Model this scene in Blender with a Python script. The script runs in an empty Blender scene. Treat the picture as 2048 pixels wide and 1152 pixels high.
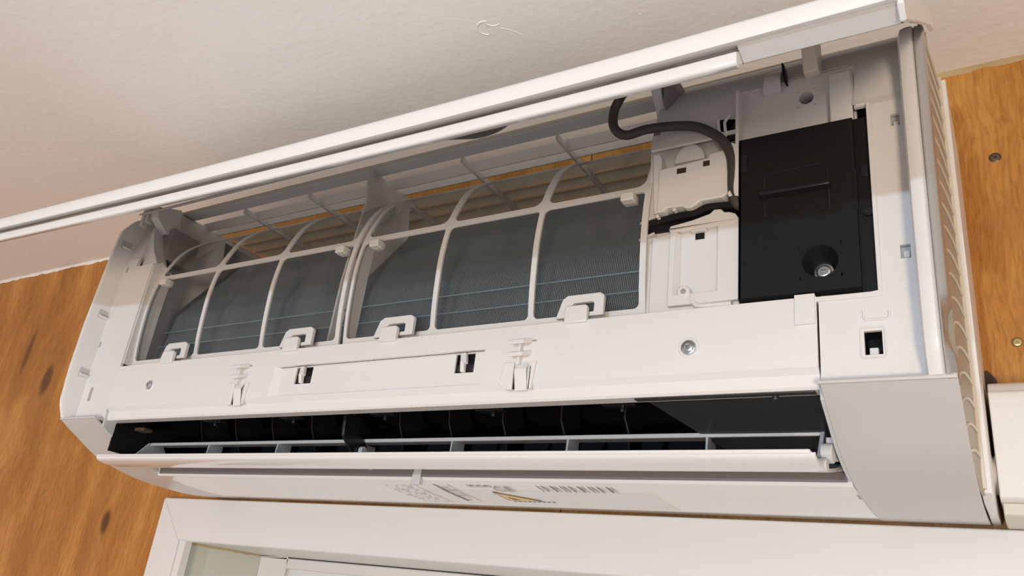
import bpy, bmesh, math, random
from mathutils import Vector, Matrix
random.seed(7)
C = bpy.context.scene.collection
sc = bpy.context.scene

# ------------------------------------------------------------------ camera
# world: X along the wall, -Y out of the wall into the room, Z up (metres).
cd = bpy.data.cameras.new('camera'); cam = bpy.data.objects.new('camera', cd); C.objects.link(cam)
cd.sensor_width = 36.0; cd.lens = 28.241; cd.clip_start = 0.01
right = Vector((0.84966561, 0.51487539, 0.11389331))
down = Vector((-0.11081249, 0.38549777, -0.9160306))
fwd = Vector((-0.51554723, 0.7656989, 0.38459882))
m = Matrix((right, -down, -fwd)).transposed().to_4x4()
m.translation = Vector((0.82303192, -0.65152706, -0.10011125))
cam.matrix_world = m
sc.camera = cam

# ------------------------------------------------------------------ light
w = bpy.data.worlds.new('world'); sc.world = w; w.use_nodes = True
bg = w.node_tree.nodes['Background']
bg.inputs['Color'].default_value = (1.0, 0.89, 0.85, 1); bg.inputs['Strength'].default_value = 0.49
def lamp(name, loc, energy, color, radius):
    l = bpy.data.lights.new(name, 'POINT'); l.energy = energy; l.color = color; l.shadow_soft_size = radius
    o = bpy.data.objects.new(name, l); C.objects.link(o); o.location = loc; return o
lamp('work_lamp', (0.70, -2.4, -0.23), 70.0, (0.62, 0.81, 1.0), 0.022)
lamp('red_lamp', (-1.9, -1.3, -0.25), 6.0, (1.0, 0.22, 0.12), 0.12)
lamp('warm_fill', (1.9, -3.1, -1.15), 240.0, (1.0, 0.80, 0.60), 0.30)  # unseen fill added low in front, stands in for warm bounced light
vs = sc.view_settings
vs.view_transform = 'Standard'; vs.look = 'None'; vs.gamma = 1.0; vs.exposure = -0.12; vs.use_curve_mapping = False

# ------------------------------------------------------------------ materials
def mat(name, col, rough=0.4, metal=0.0, spec=0.5, bump=0.0, bscale=200.0, var=0.0, sss=0.0, alpha=None, coat=0.0):
    M = bpy.data.materials.new(name); M.use_nodes = True; nt = M.node_tree; b = nt.nodes['Principled BSDF']
    b.inputs['Base Color'].default_value = (*col, 1); b.inputs['Roughness'].default_value = rough
    b.inputs['Metallic'].default_value = metal; b.inputs['Specular IOR Level'].default_value = spec
    b.inputs['Coat Weight'].default_value = coat; b.inputs['Coat Roughness'].default_value = 0.08
    tc = nt.nodes.new('ShaderNodeTexCoord')
    n = nt.nodes.new('ShaderNodeTexNoise'); n.inputs['Scale'].default_value = bscale; n.inputs['Detail'].default_value = 3
    nt.links.new(tc.outputs['Object'], n.inputs['Vector'])
    if bump:
        bp = nt.nodes.new('ShaderNodeBump'); bp.inputs['Strength'].default_value = bump; bp.inputs['Distance'].default_value = 0.001
        nt.links.new(n.outputs['Fac'], bp.inputs['Height']); nt.links.new(bp.outputs['Normal'], b.inputs['Normal'])
    if var:
        mx = nt.nodes.new('ShaderNodeMix'); mx.data_type = 'RGBA'
        n2 = nt.nodes.new('ShaderNodeTexNoise'); n2.inputs['Scale'].default_value = 14; n2.inputs['Detail'].default_value = 4
        nt.links.new(tc.outputs['Object'], n2.inputs['Vector'])
        mx.inputs[6].default_value = (*[c*(1-var) for c in col], 1); mx.inputs[7].default_value = (*[min(1, c*(1+var)) for c in col], 1)
        nt.links.new(n2.outputs['Fac'], mx.inputs[0]); nt.links.new(mx.outputs[2], b.inputs['Base Color'])
    return M

WHITE = mat('white_plastic', (0.72, 0.71, 0.70), 0.38, bump=0.02, bscale=900, var=0.01)
SATIN = mat('satin_white_plastic', (0.745, 0.735, 0.725), 0.30, bump=0.015, bscale=900, var=0.01)
GLOSSW = mat('glossy_white_plastic', (0.74, 0.735, 0.72), 0.12, var=0.01, coat=0.4)
COVER = mat('grey_white_plastic', (0.56, 0.545, 0.53), 0.30, bump=0.02, bscale=1200, var=0.01)
GREYW = mat('pale_grey_plastic', (0.55, 0.56, 0.57), 0.4, var=0.01)
PAN = mat('glossy_pan_plastic', (0.74, 0.73, 0.71), 0.16, var=0.01, coat=0.5)
NOTCH = mat('notch_beige', (0.30, 0.25, 0.19), 0.6, spec=0.2)
RIMG = mat('grey_rim_strip', (0.17, 0.155, 0.165), 0.4)
SILVER = mat('silver_paint', (0.50, 0.50, 0.49), 0.30, 0.75, bump=0.05, bscale=2500)
BEIGE = mat('beige_side_shaded', (0.37, 0.32, 0.25), 0.4, var=0.02)  # darkened beige: shade between the louvres is put into the colour
RIDGE = mat('louvre_ridge_lit', (0.66, 0.61, 0.53), 0.35)  # paler than the side wall: light on the ridges is in the colour
BEIGEW = mat('warm_white_plastic', (0.76, 0.70, 0.60), 0.4)
BLACK = mat('black_plastic', (0.008, 0.008, 0.0085), 0.5, spec=0.25, bump=0.1, bscale=2500)
BLACKG = mat('black_gloss_plastic', (0.010, 0.010, 0.012), 0.25)
DUCTB = mat('black_duct_plastic', (0.022, 0.023, 0.026), 0.32)
DEFL = mat('deflector_plastic', (0.010, 0.010, 0.011), 0.5)
CABLE = mat('grey_cable_sleeve', (0.055, 0.045, 0.042), 0.55, bump=0.3, bscale=1500)
CHROME = mat('zinc_steel', (0.62, 0.66, 0.68), 0.22, 1.0)
BRASS = mat('brass_steel', (0.45, 0.34, 0.16), 0.35, 1.0)
DARKM = mat('dark_bronze', (0.12, 0.08, 0.05), 0.4, 0.8)
PVC = mat('pvc_white', (0.71, 0.70, 0.66), 0.28, var=0.01)
TRIM = mat('painted_trim', (0.70, 0.685, 0.66), 0.33, bump=0.06, bscale=60, var=0.015)
REVEAL = mat('reveal_paint', (0.60, 0.61, 0.55), 0.3, bump=0.05, bscale=50, var=0.03)
CAULK = mat('caulk', (0.46, 0.34, 0.17), 0.6, bump=0.6, bscale=120, var=0.25)
FINC = mat('aluminium_fin', (0.30, 0.37, 0.41), 0.34, 0.45)
BEND = mat('bent_fin_glint', (0.30, 0.42, 0.48), 0.25, 0.6)
RAILG = mat('glossy_grey_white', (0.60, 0.60, 0.585), 0.10, coat=0.5)
TUBE = mat('coated_tube', (0.30, 0.55, 0.66), 0.2, 0.9)
INK = mat('ink', (0.09, 0.085, 0.085), 0.5)
INK2 = mat('soft_ink', (0.24, 0.23, 0.225), 0.5)
INKG = mat('grey_ink', (0.34, 0.33, 0.32), 0.5)
LABEL = mat('label_film', (0.70, 0.69, 0.67), 0.25)
ORANGE = mat('warning_orange', (0.72, 0.43, 0.13), 0.35)
TRANS = mat('translucent_arm', (0.80, 0.72, 0.60), 0.4)

def plaster():
    M = bpy.data.materials.new('ceiling_paint'); M.use_nodes = True; nt = M.node_tree; b = nt.nodes['Principled BSDF']
    tc = nt.nodes.new('ShaderNodeTexCoord')
    n = nt.nodes.new('ShaderNodeTexNoise'); n.inputs['Scale'].default_value = 140; n.inputs['Detail'].default_value = 5
    n2 = nt.nodes.new('ShaderNodeTexNoise'); n2.inputs['Scale'].default_value = 9; n2.inputs['Detail'].default_value = 3
    for k in (n, n2): nt.links.new(tc.outputs['Object'], k.inputs['Vector'])
    mx = nt.nodes.new('ShaderNodeMix'); mx.data_type = 'RGBA'
    mx.inputs[6].default_value = (0.84, 0.825, 0.80, 1); mx.inputs[7].default_value = (0.89, 0.875, 0.85, 1)
    nt.links.new(n2.outputs['Fac'], mx.inputs[0]); nt.links.new(mx.outputs[2], b.inputs['Base Color'])
    ad = nt.nodes.new('ShaderNodeMath'); ad.operation = 'MULTIPLY_ADD'; ad.inputs[1].default_value = 4.0
    nt.links.new(n2.outputs['Fac'], ad.inputs[0]); nt.links.new(n.outputs['Fac'], ad.inputs[2])
    bp = nt.nodes.new('ShaderNodeBump'); bp.inputs['Strength'].default_value = 0.35; bp.inputs['Distance'].default_value = 0.0012
    nt.links.new(ad.outputs[0], bp.inputs['Height']); nt.links.new(bp.outputs['Normal'], b.inputs['Normal'])
    b.inputs['Roughness'].default_value = 0.45
    return M
CEIL = plaster()

def wood():
    M = bpy.data.materials.new('stained_plywood'); M.use_nodes = True; nt = M.node_tree; b = nt.nodes['Principled BSDF']
    L = nt.links.new
    tc = nt.nodes.new('ShaderNodeTexCoord')
    wn = nt.nodes.new('ShaderNodeTexNoise'); wn.inputs['Scale'].default_value = 5; wn.inputs['Detail'].default_value = 2
    L(tc.outputs['Object'], wn.inputs['Vector'])
    sub = nt.nodes.new('ShaderNodeVectorMath'); sub.operation = 'SUBTRACT'; sub.inputs[1].default_value = (.5, .5, .5)
    L(wn.outputs['Color'], sub.inputs[0])
    scl = nt.nodes.new('ShaderNodeVectorMath'); scl.operation = 'SCALE'; scl.inputs['Scale'].default_value = 0.05
    L(sub.outputs[0], scl.inputs[0])
    add = nt.nodes.new('ShaderNodeVectorMath'); add.operation = 'ADD'
    L(tc.outputs['Object'], add.inputs[0]); L(scl.outputs[0], add.inputs[1])
    mp = nt.nodes.new('ShaderNodeMapping'); mp.inputs['Scale'].default_value = (420, 420, 45)
    mp.inputs['Rotation'].default_value = (0, 0.10, 0)
    L(add.outputs[0], mp.inputs['Vector'])
    g = nt.nodes.new('ShaderNodeTexNoise'); g.inputs['Scale'].default_value = 1.0; g.inputs['Detail'].default_value = 6; g.inputs['Roughness'].default_value = .65
    L(mp.outputs[0], g.inputs['Vector'])
    mp2 = nt.nodes.new('ShaderNodeMapping'); mp2.inputs['Scale'].default_value = (18, 18, 5)
    L(add.outputs[0], mp2.inputs['Vector'])
    g2 = nt.nodes.new('ShaderNodeTexNoise'); g2.inputs['Scale'].default_value = 1.0; g2.inputs['Detail'].default_value = 5
    L(mp2.outputs[0], g2.inputs['Vector'])
    r1 = nt.nodes.new('ShaderNodeValToRGB'); e = r1.color_ramp.elements
    e[0].position = .25; e[0].color = (0.33, 0.130, 0.022, 1); e[1].position = .72; e[1].color = (0.56, 0.275, 0.068, 1)
    k = e.new(.5); k.color = (0.42, 0.180, 0.036, 1)
    L(g2.outputs['Fac'], r1.inputs['Fac'])
    r2 = nt.nodes.new('ShaderNodeValToRGB'); e = r2.color_ramp.elements
    e[0].position = .3; e[0].color = (0.70, 0.62, 0.52, 1); e[1].position = .60; e[1].color = (1.08, 1.08, 1.08, 1)
    L(g.outputs['Fac'], r2.inputs['Fac'])
    mu = nt.nodes.new('ShaderNodeMix'); mu.data_type = 'RGBA'; mu.blend_type = 'MULTIPLY'; mu.inputs[0].default_value = 1
    L(r1.outputs['Color'], mu.inputs[6]); L(r2.outputs['Color'], mu.inputs[7])
    out = mu.outputs[2]
    # knots: (x, z, rx, rz, strength)
    for (kx, kz, rx, rz, st) in ((-0.474, 0.172, .016, .036, 1.0), (-0.474, 0.172, .05, .12, .4), (-0.207, -0.031, .011, .022, .95), (-0.225, -.06, .035, .08, .35),
                                 (-0.56, 0.20, .04, .10, .45), (-0.56, 0.225, .012, .05, .6), (-.30, .08, .004, .006, .5), (0.92, .33, .04, .03, .35), (.858, .235, .05, .04, .3)):
        s = nt.nodes.new('ShaderNodeVectorMath'); s.operation = 'SUBTRACT'; s.inputs[1].default_value = (kx, 0, kz); L(add.outputs[0], s.inputs[0])
        d = nt.nodes.new('ShaderNodeVectorMath'); d.operation = 'MULTIPLY'; d.inputs[1].default_value = (1/rx, 0, 1/rz); L(s.outputs[0], d.inputs[0])
        ln = nt.nodes.new('ShaderNodeVectorMath'); ln.operation = 'LENGTH'; L(d.outputs[0], ln.inputs[0])
        mr = nt.nodes.new('ShaderNodeMapRange'); mr.interpolation_type = 'SMOOTHSTEP'
        mr.inputs['From Min'].default_value = 1.0; mr.inputs['From Max'].default_value = .4; mr.inputs['To Max'].default_value = st
        L(ln.outputs['Value'], mr.inputs['Value'])
        mk = nt.nodes.new('ShaderNodeMix'); mk.data_type = 'RGBA'; mk.inputs[7].default_value = (0.05, 0.016, 0.005, 1) if st > .5 else (0.27, .10, .025, 1)
        L(mr.outputs[0], mk.inputs[0]); L(out, mk.inputs[6]); out = mk.outputs[2]
    L(out, b.inputs['Base Color']); b.inputs['Roughness'].default_value = 0.45; b.inputs['Specular IOR Level'].default_value = 0.3
    bp = nt.nodes.new('ShaderNodeBump'); bp.inputs['Strength'].default_value = 0.25; bp.inputs['Distance'].default_value = 0.0006
    L(g.outputs['Fac'], bp.inputs['Height']); L(bp.outputs['Normal'], b.inputs['Normal'])
    return M
WOOD = wood()

def mesh_film():
    """fine dust-filter gauze: the threads scatter, the gaps let light through"""
    M = bpy.data.materials.new('filter_gauze'); M.use_nodes = True; nt = M.node_tree; L = nt.links.new
    nt.nodes.remove(nt.nodes['Principled BSDF']); out = nt.nodes['Material Output']
    tc = nt.nodes.new('ShaderNodeTexCoord')
    tr = nt.nodes.new('ShaderNodeBsdfTransparent')
    df = nt.nodes.new('ShaderNodeBsdfDiffuse'); df.inputs['Color'].default_value = (0.24, 0.25, 0.26, 1)
    tl = nt.nodes.new('ShaderNodeBsdfTranslucent'); tl.inputs['Color'].default_value = (0.30, 0.30, 0.30, 1)
    gl = nt.nodes.new('ShaderNodeBsdfGlossy'); gl.inputs['Color'].default_value = (.6, .62, .65, 1); gl.inputs['Roughness'].default_value = .35
    m1 = nt.nodes.new('ShaderNodeMixShader'); m1.inputs[0].default_value = .45; L(df.outputs[0], m1.inputs[1]); L(tl.outputs[0], m1.inputs[2])
    m2 = nt.nodes.new('ShaderNodeMixShader'); m2.inputs[0].default_value = .12; L(m1.outputs[0], m2.inputs[1]); L(gl.outputs[0], m2.inputs[2])
    wv = nt.nodes.new('ShaderNodeTexWave'); wv.wave_type = 'BANDS'; wv.bands_direction = 'X'; wv.inputs['Scale'].default_value = 330; wv.inputs['Distortion'].default_value = .3
    wz = nt.nodes.new('ShaderNodeTexWave'); wz.wave_type = 'BANDS'; wz.bands_direction = 'Z'; wz.inputs['Scale'].default_value = 330; wz.inputs['Distortion'].default_value = .3
    nz = nt.nodes.new('ShaderNodeTexNoise'); nz.inputs['Scale'].default_value = 1; nz.inputs['Detail'].default_value = 3
    mp = nt.nodes.new('ShaderNodeMapping'); mp.inputs['Rotation'].default_value = (0, 0.9, 0); mp.inputs['Scale'].default_value = (26, 10, 4)
    L(tc.outputs['Object'], mp.inputs['Vector']); L(mp.outputs[0], nz.inputs['Vector'])
    L(tc.outputs['Object'], wv.inputs['Vector']); L(tc.outputs['Object'], wz.inputs['Vector'])
    mxm = nt.nodes.new('ShaderNodeMath'); mxm.operation = 'MAXIMUM'; L(wv.outputs['Fac'], mxm.inputs[0]); L(wz.outputs['Fac'], mxm.inputs[1])
    a = nt.nodes.new('ShaderNodeMapRange'); a.inputs['From Min'].default_value = .45; a.inputs['From Max'].default_value = .95
    a.inputs['To Min'].default_value = .08; a.inputs['To Max'].default_value = .30; L(mxm.outputs[0], a.inputs['Value'])
    hz = nt.nodes.new('ShaderNodeMapRange'); hz.inputs['From Min'].default_value = .5; hz.inputs['From Max'].default_value = .78
    hz.inputs['To Min'].default_value = 0; hz.inputs['To Max'].default_value = .30; L(nz.outputs['Fac'], hz.inputs['Value'])
    sm = nt.nodes.new('ShaderNodeMath'); sm.operation = 'ADD'; sm.use_clamp = True; L(a.outputs[0], sm.inputs[0]); L(hz.outputs[0], sm.inputs[1])
    m3 = nt.nodes.new('ShaderNodeMixShader'); L(sm.outputs[0], m3.inputs[0]); L(tr.outputs[0], m3.inputs[1]); L(m2.outputs[0], m3.inputs[2])
    L(m3.outputs[0], out.inputs['Surface'])
    return M
GAUZE = mesh_film()
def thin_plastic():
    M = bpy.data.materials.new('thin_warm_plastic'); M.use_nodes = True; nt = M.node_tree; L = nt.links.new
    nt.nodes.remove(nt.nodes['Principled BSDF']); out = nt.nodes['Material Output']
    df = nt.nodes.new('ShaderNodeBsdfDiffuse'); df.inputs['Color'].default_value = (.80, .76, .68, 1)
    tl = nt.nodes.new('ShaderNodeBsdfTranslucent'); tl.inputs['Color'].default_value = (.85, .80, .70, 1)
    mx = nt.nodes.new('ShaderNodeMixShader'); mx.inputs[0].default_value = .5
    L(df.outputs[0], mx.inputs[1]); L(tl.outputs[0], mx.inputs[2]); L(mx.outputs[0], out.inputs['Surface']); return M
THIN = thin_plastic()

def pane_glass():
    M = bpy.data.materials.new('frosted_pane'); M.use_nodes = True; b = M.node_tree.nodes['Principled BSDF']
    b.inputs['Base Color'].default_value = (.86, .88, .88, 1); b.inputs['Roughness'].default_value = .15
    b.inputs['Transmission Weight'].default_value = .25
    return M
PANE = pane_glass()

# ------------------------------------------------------------------ helpers
def P(x, d, z): return Vector((x, -d, z))          # d = distance out from the wall

class MB:
    """collects shapes into ONE mesh"""
    def __init__(s): s.v = []; s.f = []
    def pts(s, l): n = len(s.v); s.v += [tuple(p) for p in l]; return n
    def poly(s, l): n = s.pts(l); s.f.append(tuple(range(n, n+len(l))))
    def box(s, x0, x1, d0, d1, z0, z1):
        n = s.pts([P(x, d, z) for z in (z0, z1) for d in (d0, d1) for x in (x0, x1)])
        for q in ((0, 1, 5, 4), (2, 6, 7, 3), (0, 4, 6, 2), (1, 3, 7, 5), (0, 2, 3, 1), (4, 5, 7, 6)): s.f.append(tuple(n+i for i in q))
        return s
    def loft(s, loops, cap=True, close=True):
        k = len(loops[0]); n = s.pts([p for l in loops for p in l])
        for i in range(len(loops)-1):
            for j in range(k if close else k-1):
                a = n+i*k+j; b = n+i*k+(j+1) % k
                s.f.append((a, b, b+k, a+k))
        if cap:
            s.f.append(tuple(n+j for j in range(k))[::-1]); s.f.append(tuple(n+(len(loops)-1)*k+j for j in range(k)))
        return s
    def xprism(s, prof, x0, x1, nx=1, off=None):      # closed (d,z) outline swept along x
        L = []
        for i in range(nx+1):
            x = x0+(x1-x0)*i/nx; o = off(x) if off else 0
            L.append([P(x, d, z+o) for d, z in prof])
        return s.loft(L)
    def zprism(s, poly, d0, d1):                       # closed (x,z) outline between two depths
        return s.loft([[P(x, d0, z) for x, z in poly], [P(x, d1, z) for x, z in poly]])
    def cyl(s, a, b, r, n=16, r2=None, cap=True):
        a = Vector(a); b = Vector(b); t = (b-a).normalized(); u = t.orthogonal().normalized(); w_ = t.cross(u)
        r2 = r if r2 is None else r2
        return s.loft([[c+(u*math.cos(2*math.pi*i/n)+w_*math.sin(2*math.pi*i/n))*q for i in range(n)] for c, q in ((a, r), (b, r2))], cap)
    def tube(s, path, r, n=12, flat=1.0):
        L = []; pts = [Vector(p) for p in path]; u = None
        for i, p in enumerate(pts):
            t = (pts[min(i+1, len(pts)-1)]-pts[max(i-1, 0)]).normalized()
            if u is None: u = t.orthogonal().normalized()
            u = (u-t*u.dot(t)).normalized(); w_ = t.cross(u)
            L.append([p+(u*math.cos(2*math.pi*j/n)+w_*math.sin(2*math.pi*j/n)*flat)*r for j in range(n)])
        return s.loft(L)
    def build(s, name, material, parent=None, bevel=0.0, smooth=False, seg=2):
        me = bpy.data.meshes.new(name); me.from_pydata(s.v, [], s.f)
        bm = bmesh.new(); bm.from_mesh(me)
        bmesh.ops.remove_doubles(bm, verts=bm.verts, dist=1e-6)
        bmesh.ops.recalc_face_normals(bm, faces=bm.faces); bm.to_mesh(me); bm.free()
        me.materials.append(material)
        o = bpy.data.objects.new(name, me); C.objects.link(o)
        if parent is not None:
            o.parent = parent; o.matrix_parent_inverse = parent_inv(parent)
        if bevel:
            b = o.modifiers.new('bevel', 'BEVEL'); b.width = bevel; b.segments = seg; b.limit_method = 'ANGLE'; b.angle_limit = math.radians(35)
        if smooth or bevel:
            for p in me.polygons: p.use_smooth = True
            if not smooth or True:
                try: me.set_sharp_from_angle(angle=math.radians(38))
                except Exception: pass
        return o
def parent_inv(p):
    """children are modelled in world coordinates; only a top-level Empty is itself displaced"""
    return Matrix.Translation(p.location).inverted() if p.parent is None else Matrix.Identity(4)
def tag(o, label=None, cat=None, group=None, kind=None):
    for k, v in (('label', label), ('category', cat), ('group', group), ('kind', kind)):
        if v: o[k] = v
    return o
def empty(name, loc):
    o = bpy.data.objects.new(name, None); C.objects.link(o); o.location = loc; o.empty_display_size = .02; return o

def lerp_prof(prof):
    """arc-length parametrised (d,z) polyline -> function"""
    S = [0]
    for a, b in zip(prof, prof[1:]): S.append(S[-1]+math.hypot(b[0]-a[0], b[1]-a[1]))
    def f(s):
        s = max(0, min(S[-1], s))
        for i in range(len(S)-1):
            if s <= S[i+1]+1e-12:
                t = (s-S[i])/(S[i+1]-S[i]); return (prof[i][0]+(prof[i+1][0]-prof[i][0])*t, prof[i][1]+(prof[i+1][1]-prof[i][1])*t)
        return prof[-1]
    return f, S[-1], S
def smooth_prof(prof, n=40):
    """Catmull-Rom through the points"""
    out = []; p = [prof[0]]+list(prof)+[prof[-1]]
    k = max(2, n//(len(prof)-1))
    for i in range(1, len(p)-2):
        for j in range(k):
            t = j/k
            out.append(tuple(.5*((2*p[i][c])+(-p[i-1][c]+p[i+1][c])*t+(2*p[i-1][c]-5*p[i][c]+4*p[i+1][c]-p[i+2][c])*t*t+(-p[i-1][c]+3*p[i][c]-3*p[i+1][c]+p[i+2][c])*t**3) for c in (0, 1)))
    out.append(tuple(prof[-1])); return out
def z_to_d(prof):
    def f(z):
        q = sorted(prof, key=lambda t: t[1])
        if z <= q[0][1]: return q[0][0]
        for a, b in zip(q, q[1:]):
            if z <= b[1]:
                return a[0]+(b[0]-a[0])*(z-a[1])/max(1e-9, b[1]-a[1])
        return q[-1][0]
    return f
def panel(mb, x0, x1, z0, z1, dfun, th, holes=(), dz=0.006):
    """sheet in x,z whose front lies at dfun(z), th thick, with rectangular openings (x0,x1,z0,z1)"""
    xs = sorted({x0, x1, *[min(max(h[i], x0), x1) for h in holes for i in (0, 1)]})
    zs = {z0, z1, *[min(max(h[i], z0), z1) for h in holes for i in (2, 3)]}
    if dfun.__name__ != 'flat':
        z = z0
        while z < z1: zs.add(round(z, 5)); z += dz
    zs = sorted(zs)
    def hole(i, j):
        if i < 0 or j < 0 or i >= len(xs)-1 or j >= len(zs)-1: return True
        cx = (xs[i]+xs[i+1])/2; cz = (zs[j]+zs[j+1])/2
        return any(h[0] < cx < h[1] and h[2] < cz < h[3] for h in holes)
    def F(x, z): return P(x, dfun(z), z)
    def B(x, z): return P(x, dfun(z)-th, z)
    for i in range(len(xs)-1):
        for j in range(len(zs)-1):
            if hole(i, j): continue
            a, b, c, d = xs[i], xs[i+1], zs[j], zs[j+1]
            mb.poly([F(a, c), F(b, c), F(b, d), F(a, d)]); mb.poly([B(a, c), B(a, d), B(b, d), B(b, c)])
            if hole(i-1, j): mb.poly([F(a, c), F(a, d), B(a, d), B(a, c)])
            if hole(i+1, j): mb.poly([F(b, c), B(b, c), B(b, d), F(b, d)])
            if hole(i, j-1): mb.poly([F(a, c), B(a, c), B(b, c), F(b, c)])
            if hole(i, j+1): mb.poly([F(a, d), F(b, d), B(b, d), B(a, d)])
    return mb
def flatd(v):
    def flat(z): return v
    return flat
def rrect(x0, x1, z0, z1, r, n=5):
    o = []
    for cx, cz, a in ((x1-r, z0+r, -90), (x1-r, z1-r, 0), (x0+r, z1-r, 90), (x0+r, z0+r, 180)):
        for i in range(n+1):
            t = math.radians(a+90*i/n); o.append((cx+r*math.cos(t), cz+r*math.sin(t)))
    return o
def screw_head(name, loc, r, material, parent, label=None, depth=.002, flange=True, axis=(0, -1, 0)):
    ax = Vector(axis).normalized(); c = Vector(loc); mb = MB(); n = 20
    u = ax.orthogonal().normalized(); v = ax.cross(u)
    rings = [(r*1.0, 0), (r*1.0, depth*.35)] if flange else [(r, 0)]
    rings += [(r*.78, depth*.45), (r*.74, depth*.8), (r*.5, depth*1.05), (r*.42, depth*1.05)]
    loops = [[c+ax*h+(u*math.cos(2*math.pi*i/n)+v*math.sin(2*math.pi*i/n))*q for i in range(n)] for q, h in rings]
    # cross recess: star shaped bottom loops
    def star(h, s): return [c+ax*h+(u*math.cos(2*math.pi*i/n)+v*math.sin(2*math.pi*i/n))*(r*s*(1.0 if i % 5 == 0 else (.42 if i % 5 in (1, 4) else .3))) for i in range(n)]
    loops += [star(depth*1.02, .42), star(depth*.35, .3)]
    mb.loft(loops); o = mb.build(name, material, parent, smooth=True)
    if label: o['label'] = label
    return o

# ================================================================== THE SETTING
wall = empty('wall_back', (0, 0, 0)); tag(wall, kind='structure')
def sheet(poly):
    mb = MB(); mb.zprism(poly, 0, -0.018); o = mb.build('plywood_sheet', WOOD, wall, bevel=.0008); return o
sheet([(-2.5, -1.6), (-0.06, -1.6), (-0.06, -0.03), (0.4655, -0.03), (0.4655, 0.3776), (-2.5, 0.3776)])
sheet([(0.4663, -0.03), (2.6, -0.03), (2.6, 0.3776), (0.4663, 0.3776)])
ceil = tag(MB().box(-2.6, 2.7, -0.03, 3.2, 0.3776, 0.40).build('ceiling', CEIL), kind='structure')
# painted-over board joint, a plaster swirl and small lumps of paint
mb = MB()
for i in range(60):
    d0 = i*.05; j = lambda q: -0.334+.335*q+0.0008*math.sin(q*31)
    if d0 < .1: continue
    mb.loft([[P(j(q)-.0013, q, .3776), P(j(q), q, .3770), P(j(q)+.0013, q, .3776)] for q in (d0, d0+.05)], cap=False)
mb.build('joint_bead', CEIL, ceil, smooth=True)
def arc(cx, cd_, r, a0, a1, e=1.0, n=14): return [P(cx+r*math.cos(math.radians(a0+(a1-a0)*i/n)), cd_+e*r*math.sin(math.radians(a0+(a1-a0)*i/n)), .3776) for i in range(n+1)]
MB().tube(arc(.466, .211, .0085, 60, 250), .0007, 6).tube(arc(.476, .2185, .008, 200, 290), .0006, 6).tube(arc(.462, .180, .03, 20, 60), .0004, 6).build('plaster_swirl', CEIL, ceil, smooth=True)
mb = MB()
for i in range(46):
    x = random.uniform(-.5, 1.0); d = random.uniform(.0, .6); r = random.uniform(.0004, .0011)
    mb.cyl(P(x, d, .3780), P(x, d, .3772), r, 6, r*.4)
mb.build('paint_lumps', CEIL, ceil, smooth=True)['kind'] = 'stuff'
# ragged caulk line in the ceiling corner
def corner(x0, x1, name, m_):
    mb = MB(); L = []; n = int((x1-x0)/.012)
    for i in range(n+1):
        x = x0+(x1-x0)*i/n; a = .0015+.0022*random.random(); b = .0016+.0026*random.random()
        L.append([P(x, 0, .3776), P(x, a+.001, .3776), P(x, a*.6, .3776-b*.5), P(x, 0, .3776-b)])
    mb.loft(L); return tag(mb.build(name, m_, smooth=True), kind='structure')
corner(-1.6, -.1, 'trim_1', CEIL); corner(-.1, .33, 'trim_2', CAULK); corner(.76, 1.5, 'trim_3', CAULK)
# window casing and opening under the unit
case = empty('window_1', (0, 0, -.05)); tag(case, kind='structure')
zt, zi, xo, xi = -0.0042, -0.0532, -0.0835, -0.0365
MB().zprism([(xo, zt), (xi, zi), (1.7, zi), (1.7, zt)], 0.0001, .012).build('casing_head', TRIM, case, bevel=.0015)
MB().zprism([(xo, zt-.0004), (xo, -1.3), (xi, -1.3), (xi, zi-.0004)], 0.0001, .0117).build('casing_side', TRIM, case, bevel=.0012)
MB().box(xi, 1.7, -.135, 0, zi, zi+.016).build('reveal_head', REVEAL, case, bevel=.0006)
MB().box(xi-.016, xi+.0006, -.135, .0, -1.3, zi).build('reveal_side', REVEAL, case, bevel=.0006)
MB().box(xi, xi+.011, -.001, .0095, -1.3, zi+.001).build('edge_strip', TRIM, case, bevel=.0008)
mb = MB(); mb.box(xi+.0006, xi+.05, -.135, -.118, -1.3, zi-.001); mb.box(xi+.05, 1.65, -.135, -.118, -.067, zi-.001)
mb.build('sash_frame', TRIM, case, bevel=.0015)
MB().box(xi+.04, 1.65, -.130, -.126, -1.3, -.06).build('pane', PANE, case)
mb = MB(); L = []
for i in range(28):
    q = -.004-.0043*i; r = .0012+.0012*random.random()
    L.append([P(xi, q, zi), P(xi+r+.0008, q, zi-.0002), P(xi+.0006, q, zi-r-.0006)])
mb.loft(L); mb.build('caulk_bead', CAULK, case, smooth=True)
mb = MB(); mb.zprism(rrect(.812, .87, -.14, -.0745, .012), .0118, .0165); mb.build('corner_plate', TRIM, case, bevel=.0015)

# screws in the plywood
screw_head('wood_screw', P(.8316, .0, .2871), .0045, DARKM, None, flange=False, depth=.0012)
tag(bpy.data.objects['wood_screw'], 'dark countersunk cross-head screw in the plywood right of the unit, upper one', 'screw')
screw_head('wood_screw', P(.8296, .0, .1302), .0040, BRASS, None, flange=False, depth=.0012)
tag(bpy.data.objects['wood_screw.001'], 'brassy screw head in the plywood at the right edge, above the white duct', 'screw')
mb = MB(); mb.zprism([(.8045, .094), (.8155, .0925), (.8135, .1035), (.8085, .1100), (.8055, .108)], .0002, .0008)
o = mb.build('knot_hole', mat('knot_dark', (.05, .022, .010), .7, bump=.5, bscale=400, var=.3), wall); 

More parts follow.
